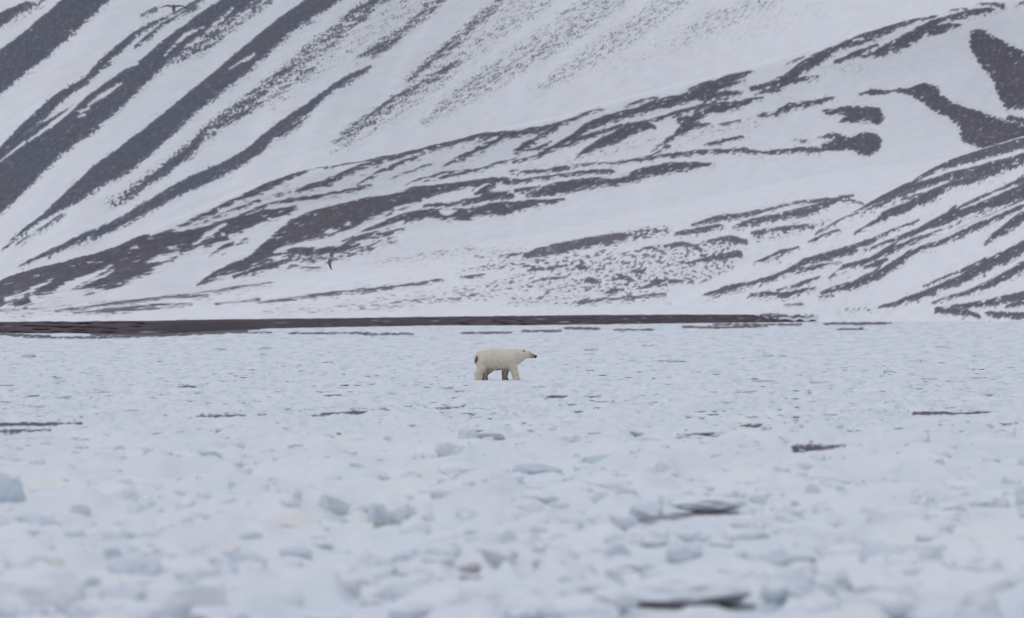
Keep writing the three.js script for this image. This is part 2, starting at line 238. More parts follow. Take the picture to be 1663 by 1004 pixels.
B.rock(856, 317, 3, 880, 310, 7, 905, 304, 10, 956, 298, 9, 995, 293, 7, 1047, 279, 9, 1099, 271, 8, 1130, 268, 5, 1156, 265, 1.5).rock(820, 297, 3, 880, 288, 3, 918, 283, 3, 995, 277, 3).rock(830, 278, 2, 880, 277, 3, 930, 270, 2, 995, 264, 2, 1060, 252, 1).rock(838, 308, 4, 876, 306, 4).rock(835, 264, 2, 879, 250, 2).rock(900, 274, 5, 920, 270, 2).snow(975, 290, 1, 1000, 285, 2.5, 1020, 281, 1);
B.rock(1026, 260, 1, 1073, 254, 3, 1138, 247, 3.5, 1170, 243, 3, 1210, 243, 4, 1240, 248, 3, 1282, 245, 4, 1328, 243, 4.5);
B.rock(876, 249, 3, 925, 226, 5, 954, 206, 7, 985, 193, 6, 1034, 181, 6, 1073, 168, 8, 1114, 160, 8, 1151, 144, 11, 1184, 127, 9, 1224, 115, 1).rock(1140, 160, 5, 1175, 152, 6, 1204, 152, 3).rock(1165, 142, 4, 1190, 135, 4, 1210, 131, 2);
B.rock(838, 248, 4, 866, 229, 4, 900, 208, 4).rock(850, 246, 1, 880, 238, 3, 895, 228, 1).rock(936, 254, 1, 952, 246, 5, 982, 230, 9, 1021, 212, 11, 1047, 204, 9, 1064, 206, 1.5).rock(895, 244, 1, 944, 224, 4, 1008, 203, 3).rock(1050, 198, 2, 1099, 185, 4, 1138, 174, 3.5, 1180, 159, 2);
B.rock(1058, 244, 1, 1080, 232, 3, 1099, 218, 4, 1118, 203, 11, 1132, 190, 8).rock(1104, 196, 5, 1125, 194, 6).rock(1132, 188, 3, 1171, 173, 8, 1202, 170, 6, 1238, 162, 1.5).rock(1130, 206, 4, 1152, 201, 2).rock(1060, 250, 1, 1085, 238, 3);
B.rock(1146, 235, 2, 1171, 228, 3.5, 1206, 221, 1.5).rock(1166, 201, 1, 1182, 199, 2.5, 1202, 195, 1).rock(1240, 187, 3, 1262, 185, 3).rock(1014, 174, 1, 1042, 164, 3, 1068, 159, 2).rock(1116, 147, 1, 1140, 136, 3, 1165, 127, 1).rock(1221, 145, 4, 1244, 142, 5, 1277, 129, 8, 1303, 109, 9, 1326, 93, 9, 1360, 78, 5, 1398, 65, 8, 1437, 49, 6, 1471, 36, 4, 1520, 25, 1.5);
B.rock(1226, 156, 1, 1260, 147, 4, 1277, 134, 6).rock(1277, 131, 5, 1328, 124, 1.5).rock(1279, 102, 1, 1305, 91, 2).rock(1356, 102, 3, 1388, 91, 4.5, 1424, 74, 2).rock(1400, 94, 1, 1440, 80, 8, 1471, 66, 10, 1489, 54, 9, 1510, 40, 7, 1554, 26, 5, 1593, 17, 6, 1612, 16, 4).rock(1502, 55, 3, 1528, 46, 9, 1558, 42, 2).rock(1546, 16, 1.5, 1569, 13, 2).rock(1588, 5, 1.5, 1629, 8, 3).rock(1655, 5, 2, 1668, 3, 2).snow(1386, 67, 1, 1400, 65, 2).snow(1530, 38, 2, 1542, 36, 2);
B.area([[1574, 78], [1577, 52], [1598, 48], [1626, 65], [1663, 83], [1720, 110], [1720, 180], [1663, 177], [1636, 176], [1624, 160], [1611, 127], [1590, 104]]);
B.area([[1391, 156], [1414, 145], [1445, 145], [1481, 140], [1502, 133], [1525, 142], [1528, 153], [1549, 168], [1611, 186], [1663, 202], [1720, 214], [1700, 235], [1593, 240], [1561, 228], [1559, 207], [1541, 192], [1515, 181], [1497, 166], [1463, 149], [1409, 156]]);
B.area([[1336, 178], [1380, 174], [1428, 174], [1438, 190], [1428, 203], [1390, 200], [1365, 197], [1374, 187], [1345, 187]]);
B.area([[1328, 223], [1352, 216], [1372, 220], [1380, 226], [1392, 217], [1415, 215], [1433, 228], [1428, 245], [1412, 256], [1394, 254], [1384, 246], [1330, 246], [1336, 234], [1356, 228]]);
B.rock(1252, 189, 1.5, 1268, 179, 4, 1282, 171, 5, 1308, 167, 5, 1354, 160, 2.5).rock(1640, 190, 4, 1700, 205, 6).rock(1290, 226, 1, 1310, 228, 2).rock(1232, 190, 2, 1250, 186, 2).snow(1398, 198, 1, 1412, 198, 2);
B.loose(0.3, 880, 275, 6, 1000, 240, 8, 1100, 225, 6, 1230, 200, 8).loose(0.25, 1300, 115, 8, 1400, 110, 6);
B.build('ridge', 'dark striped moraine ridge running up in front of the mountain', { comb: 2.6, edge: 2.7, fray: 0.46, pocket: 0.7, stray: 0.0, stain: 0.3, least: 60, tones: [[0.080, 0.090], [0.071, 0.080], [0.094, 0.092]] });

// ------------------------------------------------------------------ the gentle snow plain at the foot
const shore = [[-400, 552, 529], [0, 541, 523.5], [230, 543, 521], [420, 534.5, 518.5], [700, 529, 514.8], [900, 528, 512.5], [1120, 525, 511], [1290, 523.4, 511.3]];   // x, foot, brow
const footAt = shore.map(([, y]) => EYE * F / (y - HORIZON)), FX = [...shore.map((q) => q[0]), 1470, 1720, 2050];
const rowF = (ys, ds) => FX.map((x, i) => [x, ys[i], ds[i]]), behind = (m) => [...footAt.map((d) => d + m), 1960, 2040, 2140];
const G = new Hillside([
  rowF([...shore.map((q) => q[2] + 8), 526, 526, 526], behind(30)),
  rowF([...shore.map((q) => q[2] + 0.6), 508, 507, 506], behind(36)),
  rowF([524, 514, 507, 499, 489, 483, 473, 467, 462, 455, 450], [860, 1010, 1080, 1230, 1470, 1680, 1960, 2130, 2230, 2340, 2440]),
  rowF([520, 505, 490, 470, 430, 400, 370, 350, 340, 335, 330], [1180, 1290, 1400, 1570, 1880, 2110, 2350, 2480, 2570, 2680, 2780]),
  rowF([512, 500, 482, 458, 402, 368, 318, 285, 262, 245, 235], [1400, 1420, 1590, 1790, 2170, 2420, 2650, 2800, 2950, 3130, 3280]),
], 1150, 190, [1, -0.13], 0.2, 0.35);
G.rock(853, 414, 4, 880, 408, 7, 905, 403, 9, 944, 395, 8, 995, 386, 8, 1020, 381, 4).loose(0.62, 980, 390, 9, 1047, 378, 8, 1081, 374, 6).rock(1099, 379, 3, 1135, 373, 5, 1171, 367, 3).rock(1125, 364, 1.5, 1164, 355, 5.5, 1202, 351, 4, 1243, 341, 3, 1262, 337, 3).rock(1192, 369, 2, 1222, 360, 6, 1262, 352, 5, 1308, 343, 8, 1341, 331, 5, 1367, 322, 4, 1386, 316, 1);
G.rock(1243, 341, 1.5, 1295, 328, 2, 1347, 325, 4).rock(1367, 322, 2, 1401, 330, 1.5).rock(1040, 404, 1, 1055, 402, 3, 1075, 408, 2).rock(1080, 400, 2, 1110, 396, 5, 1138, 404, 2).rock(1150, 392, 3, 1185, 388, 6, 1210, 392, 4).rock(1115, 428, 2, 1160, 418, 5, 1200, 412, 5).rock(1225, 378, 3, 1265, 372, 4, 1320, 366, 2).loose(0.45, 1230, 384, 8, 1300, 372, 8, 1350, 362, 5);
G.rock(942, 457, 2, 958, 455, 4, 975, 458, 2).rock(985, 474, 2, 1000, 472, 4, 1012, 470, 1).rock(1000, 454, 1, 1015, 449, 4, 1030, 455, 1).rock(1040, 468, 1, 1068, 458, 4, 1125, 457, 1).rock(1026, 440, 1, 1045, 441, 3).rock(930, 435, 1, 942, 433, 4, 957, 437, 1).rock(863, 438, 2, 900, 434, 3, 920, 432, 1).rock(865, 457, 1, 895, 452, 2, 922, 449, 1).rock(970, 412, 3, 978, 408, 3).rock(940, 492, 3, 985, 487, 2, 1080, 478, 2);
G.loose(0.34, 570, 498, 9, 680, 488, 12, 800, 470, 14, 860, 450, 14).loose(0.30, 600, 425, 8, 720, 412, 8, 850, 420, 14);
G.loose(0.44, 850, 430, 14, 960, 430, 16, 1080, 420, 22, 1180, 405, 20).loose(0.42, 850, 465, 14, 960, 462, 16, 1080, 450, 20, 1180, 436, 18).loose(0.4, 830, 490, 9, 960, 488, 10, 1060, 478, 10);
G.rock(420, 491, 1.5, 472, 485, 2, 549, 475, 3, 627, 467, 2.5, 690, 459, 2, 720, 452, 1).loose(0.5, 568, 501, 4, 653, 491, 5, 757, 483, 6, 808, 473, 4).loose(0.5, 676, 413, 2, 770, 403, 3).loose(0.45, 622, 421, 3, 680, 417, 4).loose(0.6, 751, 439, 2, 800, 434, 3, 850, 426, 3).rock(749, 449, 1, 765, 450, 2, 784, 446, 1).rock(810, 416, 1, 835, 413, 2.5, 850, 412, 1);
G.rock(90, 505, 1, 116, 502, 2, 181, 493, 2.5, 259, 483, 2.5, 337, 478, 1.5).rock(150, 476, 1.5, 259, 465, 2, 350, 460, 2.5, 388, 467, 1.5).rock(120, 508, 1, 180, 504, 4, 259, 496, 3, 311, 493, 1).rock(350, 493, 1, 420, 486, 1.5).rock(350, 472, 1, 390, 464, 3, 440, 458, 1).loose(0.4, 0, 502, 5, 60, 500, 6, 120, 492, 5).rock(0, 497, 4, 30, 497, 4, 60, 494, 2).loose(0.36, 20, 518, 4, 40, 516, 5).loose(0.35, 430, 508, 5, 560, 500, 4);
G.rock(1280, 513.5, 2, 1300, 514, 1.5, 1320, 513.5, 0.6).rock(1236, 511.5, 2, 1262, 512, 2.5, 1290, 513, 1.5);
G.build('plain', 'gently rising snow plain with rubble streaks at the mountain foot', { comb: 3, edge: 2.4, fray: 0.5, pocket: 0.62, stray: 0.02, stain: 0.15, least: 45, flat: 0.01, relief: 0.6, tones: [[0.098, 0.11], [0.088, 0.095], [0.10, 0.11]] });

// ------------------------------------------------------------------ the spur coming down at the right
const CX = [1090, 1180, 1300, 1420, 1540, 1663, 1830, 2050];
const rowC = (ys, ds) => CX.map((x, i) => [x, ys[i], ds[i]]);
const C = new Hillside([
  rowC([530, 530, 530, 530, 530, 530, 530, 530], [1640, 1650, 1680, 1720, 1740, 1750, 1760, 1770]),
  rowC([494, 478, 462, 450, 440, 432, 420, 410], [1690, 1720, 1770, 1820, 1850, 1870, 1890, 1900]),
  rowC([490, 452, 416, 380, 352, 328, 300, 270], [1730, 1780, 1850, 1910, 1950, 1980, 2000, 2020]),
  rowC([487, 443, 388, 326, 262, 221, 176, 120], [1760, 1830, 1920, 2000, 2060, 2100, 2130, 2150]),
  rowC([506, 480, 440, 390, 330, 290, 250, 200], [1800, 1890, 2000, 2090, 2150, 2190, 2220, 2240]),
], 560, 205, [0.9, -0.43], 0.21, 0.8, 0.755);
C.rock(1326, 379, 1.5, 1360, 357, 4.5, 1398, 336, 6, 1437, 320, 8, 1476, 305, 8, 1515, 292, 10, 1554, 281, 10, 1605, 270, 9, 1663, 253, 7, 1760, 220, 8).rock(1481, 298, 1.5, 1517, 275, 5, 1549, 262, 9, 1593, 250, 9, 1640, 236, 9, 1680, 224, 8, 1760, 196, 8).snow(1490, 297, 1, 1530, 281, 3, 1580, 268, 3, 1640, 252, 3, 1680, 240, 2);
C.rock(1388, 375, 0.8, 1424, 359, 3, 1437, 350, 7, 1476, 335, 7, 1515, 317, 8, 1541, 302, 4, 1580, 291, 5, 1620, 276, 5).loose(0.6, 1400, 345, 5, 1500, 312, 8, 1580, 290, 10, 1660, 262, 10).snow(1450, 327, 0.8, 1500, 312, 2, 1545, 292, 1);
C.rock(1236, 456, 4, 1274, 443, 4, 1308, 427, 5, 1347, 416, 7, 1378, 405, 6.5, 1424, 385, 3, 1492, 358, 0.8).rock(1277, 445, 2, 1321, 437, 3.5, 1365, 426, 1).rock(1347, 454, 1.5, 1372, 433, 4, 1411, 421, 4.5, 1450, 403, 6, 1476, 391, 9, 1515, 369, 10, 1554, 349, 12, 1605, 329, 13, 1663, 306, 16, 1760, 270, 18).rock(1400, 405, 1, 1460, 388, 3, 1500, 372, 5);
C.snow(1455, 398, 1, 1500, 380, 2.5, 1560, 356, 2.5, 1610, 338, 1).snow(1360, 445, 3, 1368, 441, 3).snow(1480, 404, 1, 1520, 390, 2.5, 1572, 366, 2, 1640, 338, 2.5, 1680, 322, 2).snow(1560, 340, 1, 1620, 314, 2.5, 1660, 298, 1);
C.rock(1334, 478, 2.5, 1367, 468, 5, 1393, 460, 6, 1450, 431, 6, 1489, 407, 5, 1541, 386, 6, 1567, 373, 7, 1620, 350, 7, 1663, 330, 7, 1760, 292, 8).rock(1405, 432, 2, 1425, 426, 5, 1440, 420, 2).rock(1388, 456, 1, 1430, 433, 2).rock(1600, 396, 2, 1618, 380, 5.5, 1640, 366, 7, 1663, 351, 8, 1740, 315, 9);
C.rock(1429, 497, 2, 1476, 486, 5, 1515, 474, 5.5, 1554, 456, 7, 1605, 429, 9, 1663, 400, 9, 1740, 365, 10).rock(1500, 466, 1, 1560, 440, 2.5, 1600, 420, 2).rock(1517, 492, 1, 1580, 471, 3.5, 1618, 455, 6, 1663, 431, 7, 1740, 396, 8).rock(1545, 500, 3, 1605, 491, 5.5, 1663, 479, 7, 1740, 462, 8).rock(1636, 497, 3, 1690, 484, 4).rock(1630, 428, 1, 1642, 422, 2.5);
C.rock(1243, 479, 4, 1282, 478, 4.5, 1323, 470, 2).rock(1262, 471, 1, 1300, 462, 2.5, 1331, 452, 1).rock(1243, 417, 2, 1275, 408, 2.5, 1297, 403, 1).rock(1313, 395, 1, 1335, 383, 2.5, 1362, 372, 1).rock(1145, 479, 2, 1165, 475, 4, 1190, 467, 6, 1220, 461, 3, 1262, 448, 4).rock(1221, 480, 3, 1250, 477, 4).rock(1226, 424, 2, 1262, 414, 3).rock(1330, 484, 1, 1352, 483, 2).loose(0.35, 1370, 508, 5, 1400, 502, 6, 1440, 505, 4).rock(1275, 495, 1, 1300, 494, 2);
C.rock(1522, 504, 4, 1545, 506.5, 5.5, 1570, 508, 5.5, 1590, 513, 3).rock(1604, 508, 3.5, 1640, 511, 5, 1720, 514, 6);
C.build('hillside', 'rocky spur with slanting dark bands descending to the shore', { comb: 2.8, edge: 2.1, fray: 0.5, pocket: 0.72, stray: 0.015, stain: 0.2, least: 50, tones: [[0.100, 0.108], [0.088, 0.096], [0.110, 0.118]] });

// ------------------------------------------------------------------ dark shore bank
{
  const foot = shore.map(([x, y], i) => at(x, y, footAt[i])), top = shore.map(([x, , t], i) => at(x, t, footAt[i] + 24));
  const nu = 1000, nv = 22, p = [], c = [], ix = [];
  for (let j = 0; j <= nv; j++) for (let i = 0; i <= nu; i++) {
    const u = i / nu, end = sstep(1.0, 0.93, u + 0.01 * n2(u * 60, 3)), v = j / nv, a = spline(top, u), f = spline(foot, u), back = v > 0.86, q = new THREE.Vector3(mix(f.x, a.x, v), 0, mix(f.z, a.z, v));
    if (back) q.y = a.y - (v - 0.86) * 1.2; else q.y = mix(-0.1, a.y, Math.sin(Math.min(1, v / 0.8) * Math.PI / 2));
    const n = n2(q.x / 3, j / 3), m = fbm(q.x / 14, j / 9, 3);
    q.y = (q.y + 0.10 * m + 0.05 * n) * mix(0.12, 1, end); q.z += 1.5 * n2b(q.x / 6, j / 3);
    p.push(q.x, q.y, q.z);
    const k = 1 + 0.3 * m + 0.2 * n2b(q.x / 0.8, j / 1.5), dust = sstep(0.72, 0.95, n2(q.x / 9 + 30, j / 1.7)) * (v < 0.45 ? 0.5 : 0.05);
    c.push(mix(0.060 * k, 0.75, dust), mix(0.037 * k, 0.76, dust), mix(0.047 * k, 0.8, dust));
    if (i < nu && j < nv) { const o = j * (nu + 1) + i; ix.push(o, o + 1, o + nu + 2, o, o + nu + 2, o + nu + 1); }
  }
  const g = new THREE.BufferGeometry(); g.setAttribute('position', new THREE.Float32BufferAttribute(p, 3)); g.setAttribute('color', new THREE.Float32BufferAttribute(c, 3)); g.setIndex(ix); g.computeVertexNormals();
  const o = mesh('shore_bank', g, M.rock, scene); o.userData.kind = 'structure'; o.userData.label = 'low dark bank of bare ground along the shore behind the ice';
}

// ------------------------------------------------------------------ sea ice
const sheet = { nu: 980, nv: 420 };
const leads = [];                                                    // [x, y, half width] runs, as gaps on the ice
const lead = (...a) => leads.push(Object.assign(a, { wet: a[1] > 735 ? 0.68 : 1 }));
lead(-80, 689, 2.2, 60, 688, 2.2, 130, 687, 1.4); lead(-40, 699, 1.2, 40, 698, 1, 80, 697, 0.6); lead(320, 676, 0.8, 385, 675, 1.2, 420, 674, 1.6, 470, 675, 1.4, 525, 674, 1.4); lead(525, 671, 1.6, 570, 670, 2, 622, 667, 1.2); lead(600, 668, 2, 624, 666, 2.4, 640, 667, 1); lead(720, 662, 1.6, 745, 661, 1);
lead(1205, 691, 1.8, 1255, 690, 2.2, 1330, 689, 1.6); lead(1485, 671, 2, 1540, 670, 2, 1620, 669, 1.2); lead(1290, 723, 2, 1320, 722, 2.6, 1372, 721, 1.6); lead(610, 843, 2.5, 648, 842, 2); lead(1038, 832, 3, 1092, 833, 4, 1130, 827, 3, 1195, 825, 3); lead(1010, 971, 4, 1080, 975, 5, 1150, 974, 6, 1218, 975, 6); lead(1490, 1000, 3, 1580, 1002, 5, 1700, 1004, 5); lead(750, 928, 3, 780, 931, 3); lead(590, 972, 3, 660, 970, 3); lead(820, 920, 3, 850, 931, 3); lead(1370, 741, 0.8, 1400, 740, 0.8);
lead(-120, 545, 1, 0, 543, 1.4, 80, 546, 1.6); lead(40, 548, 0.8, 160, 548, 1.2, 240, 545, 1.2); lead(150, 543.5, 1.5, 260, 544, 2.2, 330, 541, 2, 400, 538, 1.5); lead(330, 538, 1.6, 420, 534, 1.6); lead(380, 540, 0.7, 440, 540, 0.7); lead(470, 541, 0.7, 600, 541, 0.7); lead(590, 543, 0.7, 670, 542, 0.8); lead(750, 541, 0.7, 830, 540, 1); lead(850, 538, 1.2, 910, 537, 1.2); lead(920, 533, 1.6, 970, 534, 1.6); lead(1000, 536, 0.8, 1060, 535, 0.8); lead(1110, 531, 1.4, 1180, 532, 1.4, 1245, 529, 1.2); lead(1160, 527, 1, 1300, 527, 1); lead(1340, 526, 1, 1400, 525.5, 1.8, 1445, 525, 1); lead(1360, 535, 0.8, 1400, 534, 1);
for (const [x, y, w] of [[40, 644, 18], [110, 645, 14], [180, 643, 12], [395, 610, 10], [430, 566, 10], [270, 675, 4], [355, 567, 8], [900, 646, 14], [1180, 653, 12], [1510, 615, 12], [1590, 614, 10], [1530, 564, 10], [880, 628, 12], [1140, 711, 14], [1450, 673, 8], [530, 660, 14], [1370, 688, 8], [690, 657, 12], [1330, 620, 14], [1240, 618, 16], [120, 712, 24], [210, 666, 14], [60, 660, 16], [960, 568, 10], [1500, 656, 16], [1210, 637, 18], [160, 637, 20], [310, 628, 18]]) { lead(x - w, y, 0.3, x, y, 0.7, x + w, y - 0.5, 0.2); leads.at(-1).wet = 0.5; }
const rcell = (i, j, s) => { let h = Math.imul(i, 374761393) + Math.imul(j, 668265263) + s * 1442695041 | 0; h = Math.imul(h ^ (h >>> 13), 1274126177); return ((h ^ (h >>> 16)) >>> 0) / 4294967296; };
const byLead = (x, y) => leads.some((L) => L[1] > 735 && x > L[0] - 25 && x < L[L.length - 3] + 25 && y > L[1] - 8 && y < L[1] + 44);
function blocks(x, z, size, seed) {                                  // broken slabs: a height for each, lower at its rim
  x /= size; z /= size; const i0 = Math.floor(x), j0 = Math.floor(z); let d1 = 9, d2 = 9, h = 0, tx = 0, tz = 0;
  for (let j = -1; j <= 1; j++) for (let i = -1; i <= 1; i++) {
    const a = i0 + i, b = j0 + j, px = a + rcell(a, b, seed), pz = b + rcell(a, b, seed + 7), d = Math.hypot(px - x, pz - z);
    if (d < d1) { d2 = d1; d1 = d; h = rcell(a, b, seed + 13); tx = (x - px) * (rcell(a, b, seed + 19) - 0.5); tz = (z - pz) * (rcell(a, b, seed + 23) - 0.5); } else if (d < d2) d2 = d;
  }
  return (h * h + 0.7 * (tx + tz)) * sstep(0, 0.34, d2 - d1);
}
function iceHeight(x, d) {
  const near = sstep(125, 85, d), mid = sstep(420, 120, d), wx = x + 0.35 * n2(x * 0.9, d * 0.35), wd = d * 0.42 + 0.3 * n2b(x * 0.8, d * 0.3);
  let h = near * (0.10 * blocks(wx, wd, 2.2, 1) - 0.03) + near * 0.40 * fbm(x / 2.6, d / 8.5, 3) + near * 0.02;
  h += mid * mix(0.075, 0.03, near) * n2(x / 0.8, d / 2.5) + mid * mix(0.04, 0.012, near) * n2b(x / 0.35, d / 1.2) + 0.09 * fbm(x / 9, d / 30, 2) + (1 - near) * mid * 0.07 * sstep(0.1, 0.8, n2(x / 3.2, d / 9));
  h += 0.03 * (1 - mid) * n2(x / 2.5, d / 9);
  const hump = Math.exp(-(((x + 0.3) / 3) ** 2) - ((d - 199) / 7) ** 2);
  return mix(h, 0, hump) + 0.16 * Math.exp(-(((d - 112) / 5) ** 2)) * sstep(0.0, 0.6, n2(x / 1.3, 3));
}
{
  const { nu, nv } = sheet, hw = W / 2 / F, n = (nu + 1) * (nv + 1), gap = new Float32Array(n).fill(-30), clear = new Float32Array(n).fill(-30), soak = new Float32Array(n);
  const tanAt = (i) => { const t = i / nu * 2 - 1, a = Math.abs(t), core = 0.9; return Math.sign(t) * hw * (a < core ? a / core * 1.22 : 1.22 + 6 * ((a - core) / (1 - core)) ** 2.2); };
  const downAt = (j) => { const t = j / nv; return t < 0.06 ? mix(1600, 560, t / 0.06) : 560 * Math.pow(1 - (t - 0.06) / 0.94, 1) + 9.5; };   // how far under the horizon a row lies: rows crowd towards the shore
  const pxs = Float32Array.from({ length: nu + 1 }, (_, i) => W / 2 + tanAt(i) * F), pys = Float32Array.from({ length: nv + 1 }, (_, j) => HORIZON + downAt(j));
  for (const L of leads) for (let k = 0; k + 3 < L.length; k += 3) {
    const [x0, y0, w0, x1, y1, w1] = L.slice(k, k + 6), bb = (x1 - x0) ** 2 + (y1 - y0) ** 2;
    for (let i = 0; i <= nu; i++) { if (pxs[i] < Math.min(x0, x1) - 60 || pxs[i] > Math.max(x0, x1) + 60) continue; for (let j = 0; j <= nv; j++) { if (pys[j] < Math.min(y0, y1) - 24 || pys[j] > Math.max(y0, y1) + 100) continue;
      const t = clamp(((pxs[i] - x0) * (x1 - x0) + (pys[j] - y0) * (y1 - y0)) / bb, 0, 1), v = mix(w0, w1, t) - Math.hypot((pxs[i] - x0 - t * (x1 - x0)) * 0.6, pys[j] - y0 - t * (y1 - y0)), dy = pys[j] - y0 - t * (y1 - y0), k2 = j * (nu + 1) + i; if (v > gap[k2]) { gap[k2] = v; soak[k2] = L.wet; } clear[k2] = Math.max(clear[k2], mix(w0, w1, t) - (y0 > 735 && L[L.length - 3] - L[0] > 120 ? Math.hypot((pxs[i] - x0 - t * (x1 - x0)) * 0.22, dy > 0 ? dy / 5 : dy * 0.8) : Math.hypot((pxs[i] - x0 - t * (x1 - x0)) * 0.35, dy))); } }
  }
  const p = new Float32Array(n * 3), c = new Float32Array(n * 3), ix = [];
  for (let j = 0; j <= nv; j++) for (let i = 0; i <= nu; i++) {
    const k = j * (nu + 1) + i, d = EYE * F / downAt(j), x = tanAt(i) * d, px = d / F;
    let h = iceHeight(x, d); const wet = sstep(-1.1, 0.7, gap[k] * 1.1 + 0.5 + 1.3 * n2(x / px / 14, j * 0.9)), sag = sstep(-4 - 9 * sstep(130, 75, d), -1, clear[k]);
    h = mix(h, Math.min(h, -0.01 - 0.05 * sstep(130, 80, d)), sag);
    p.set([x, h, -d], k * 3);
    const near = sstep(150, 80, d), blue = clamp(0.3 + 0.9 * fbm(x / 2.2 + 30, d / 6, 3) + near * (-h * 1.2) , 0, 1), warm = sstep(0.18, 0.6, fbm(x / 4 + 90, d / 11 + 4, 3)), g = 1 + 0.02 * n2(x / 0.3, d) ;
    const fl = (1 - near) * (0.13 * sstep(0.15, 0.9, n2(x / (d * 0.0042), j * 0.42)) + 0.12 * sstep(0.45, 0.9, n2b(x / (d * 0.0022), j * 0.8))) + 0.025 * n2b(x / 3.3, d / 14);
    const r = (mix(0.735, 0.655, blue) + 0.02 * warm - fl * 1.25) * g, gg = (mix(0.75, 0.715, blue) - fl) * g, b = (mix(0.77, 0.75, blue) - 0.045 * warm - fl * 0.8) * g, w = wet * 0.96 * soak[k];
    c.set([mix(r, 0.045, w), mix(gg, 0.032, w), mix(b, 0.050, w)], k * 3);
    if (i < nu && j < nv) ix.push(k, k + 1, k + nu + 2, k, k + nu + 2, k + nu + 1);
  }
  const g = new THREE.BufferGeometry(); g.setAttribute('position', new THREE.BufferAttribute(p, 3)); g.setAttribute('color', new THREE.BufferAttribute(c, 3)); g.setIndex(ix); g.computeVertexNormals();
  const o = mesh('sea_ice', g, M.ice, scene); o.userData.kind = 'structure'; o.userData.label = 'wide pale sheet of broken snow-covered sea ice with thin dark leads';
  const wg = new THREE.PlaneGeometry(16000, 9000); wg.rotateX(-Math.PI / 2); wg.translate(0, -0.9, -3500);
  const wm = mesh('water', wg, new THREE.MeshStandardMaterial({ color: lin(0.02, 0.03, 0.035), roughness: 0.25 }), scene); wm.userData.kind = 'structure'; wm.userData.label = 'dark cold sea under the ice';
}

// ------------------------------------------------------------------ loose ice blocks
function lump(seed, detail, squash) {
  const r = rng(seed), g = mergeVertices(new THREE.IcosahedronGeometry(1, detail).deleteAttribute('uv').deleteAttribute('normal')), P = g.attributes.position, planes = [], v = new THREE.Vector3();
  for (let k = 0; k < 9; k++) { const a = r() * 6.283, e = (r() - 0.35) * 1.5; planes.push([new THREE.Vector3(Math.cos(a) * Math.cos(e), Math.sin(e), Math.sin(a) * Math.cos(e)), 0.5 + 0.38 * r()]); }
  planes.push([new THREE.Vector3(0.15 * (r() - 0.5), 1, 0.15 * (r() - 0.5)).normalize(), 0.55 + 0.2 * r()]);
  const cl = new Float32Array(P.count * 3);
  for (let k = 0; k < P.count; k++) {
    v.fromBufferAttribute(P, k); for (const [n, d] of planes) { const e = v.dot(n) - d; if (e > 0) v.addScaledVector(n, -e * 0.92); }
    v.multiplyScalar(1 + 0.07 * n3(v.x * 2 + seed, v.y * 2, v.z * 2) + 0.035 * n3(v.x * 6, v.y * 6 + seed, v.z * 6)); v.y *= squash;
    P.setXYZ(k, v.x, v.y, v.z);
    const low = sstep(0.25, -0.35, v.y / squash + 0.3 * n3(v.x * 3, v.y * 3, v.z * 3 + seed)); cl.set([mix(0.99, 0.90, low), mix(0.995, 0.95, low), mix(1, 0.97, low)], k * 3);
  }
  g.setAttribute('color', new THREE.BufferAttribute(cl, 3)); g.computeVertexNormals(); return g;
}
const forms = [0, 1, 2, 3, 4, 5].map((k) => lump(300 + k, 9, 0.85)), low = forms.map((_, k) => lump(400 + k, 9, 0.62));
const tint = { white: rough(lin(0.755, 0.77, 0.79), 0.8), blue: rough(lin(0.54, 0.605, 0.655), 0.75), mist: rough(lin(0.62, 0.665, 0.71), 0.8), warm: rough(lin(0.74, 0.725, 0.69), 0.85), dirty: rough(lin(0.50, 0.46, 0.45), 0.85), dark: rough(lin(0.14, 0.13, 0.15), 0.8) };
// one block: foot at a spot on the ice, w and h metres broad and high above the sheet
let turn = 0;
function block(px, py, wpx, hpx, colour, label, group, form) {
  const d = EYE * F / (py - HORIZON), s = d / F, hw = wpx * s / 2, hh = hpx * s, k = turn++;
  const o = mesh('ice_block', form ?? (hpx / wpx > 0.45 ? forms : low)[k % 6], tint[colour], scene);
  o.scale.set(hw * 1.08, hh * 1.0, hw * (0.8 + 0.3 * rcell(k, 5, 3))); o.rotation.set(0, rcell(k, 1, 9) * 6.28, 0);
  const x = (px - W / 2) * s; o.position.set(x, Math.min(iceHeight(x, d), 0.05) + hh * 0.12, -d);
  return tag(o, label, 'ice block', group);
}
block(4, 832, 66, 72, 'blue', 'tall blue-grey ice block cut by the edge of the view in the foreground ice');
block(44, 580, 27, 9, 'dirty', 'small lone grey ice lump on the flat ice just before the dark shore bank');
block(478, 830, 26, 38, 'blue', 'upright blue-grey ice slab leaning on a pale block in the foreground');
block(515, 830, 52, 36, 'white', 'pale rounded ice block beside an upright blue-grey slab');
block(614, 840, 34, 42, 'mist', 'blue-shaded ice block standing over a short dark crack');
block(648, 838, 46, 26, 'white', 'white ice block to the right of a short dark crack');
block(1010, 757, 136, 24, 'blue', 'long low blue-grey ice slab below and right of the polar bear');
block(1050, 832, 58, 34, 'mist', 'ice block with a dark undercut foot, first of a long slab row');
block(1150, 826, 120, 24, 'white', 'long flat slab above a dark crack in the right foreground ice');
block(1110, 972, 230, 46, 'white', 'broad snow slab over the widest dark crack in the nearest ice');
block(1580, 1000, 230, 36, 'mist', 'wide flat slab over the dark water at the near corner of the ice');
block(1270, 903, 136, 34, 'blue', 'long blue-grey slab left of a rounded white mound');
block(1362, 900, 90, 52, 'white', 'rounded white mound between two blue-grey slabs');
block(1432, 904, 84, 26, 'blue', 'low blue-grey slab sloping away right of a rounded white mound');
block(140, 884, 84, 34, 'blue', 'wide blue-grey ice block in the near ice below the tall edge block');
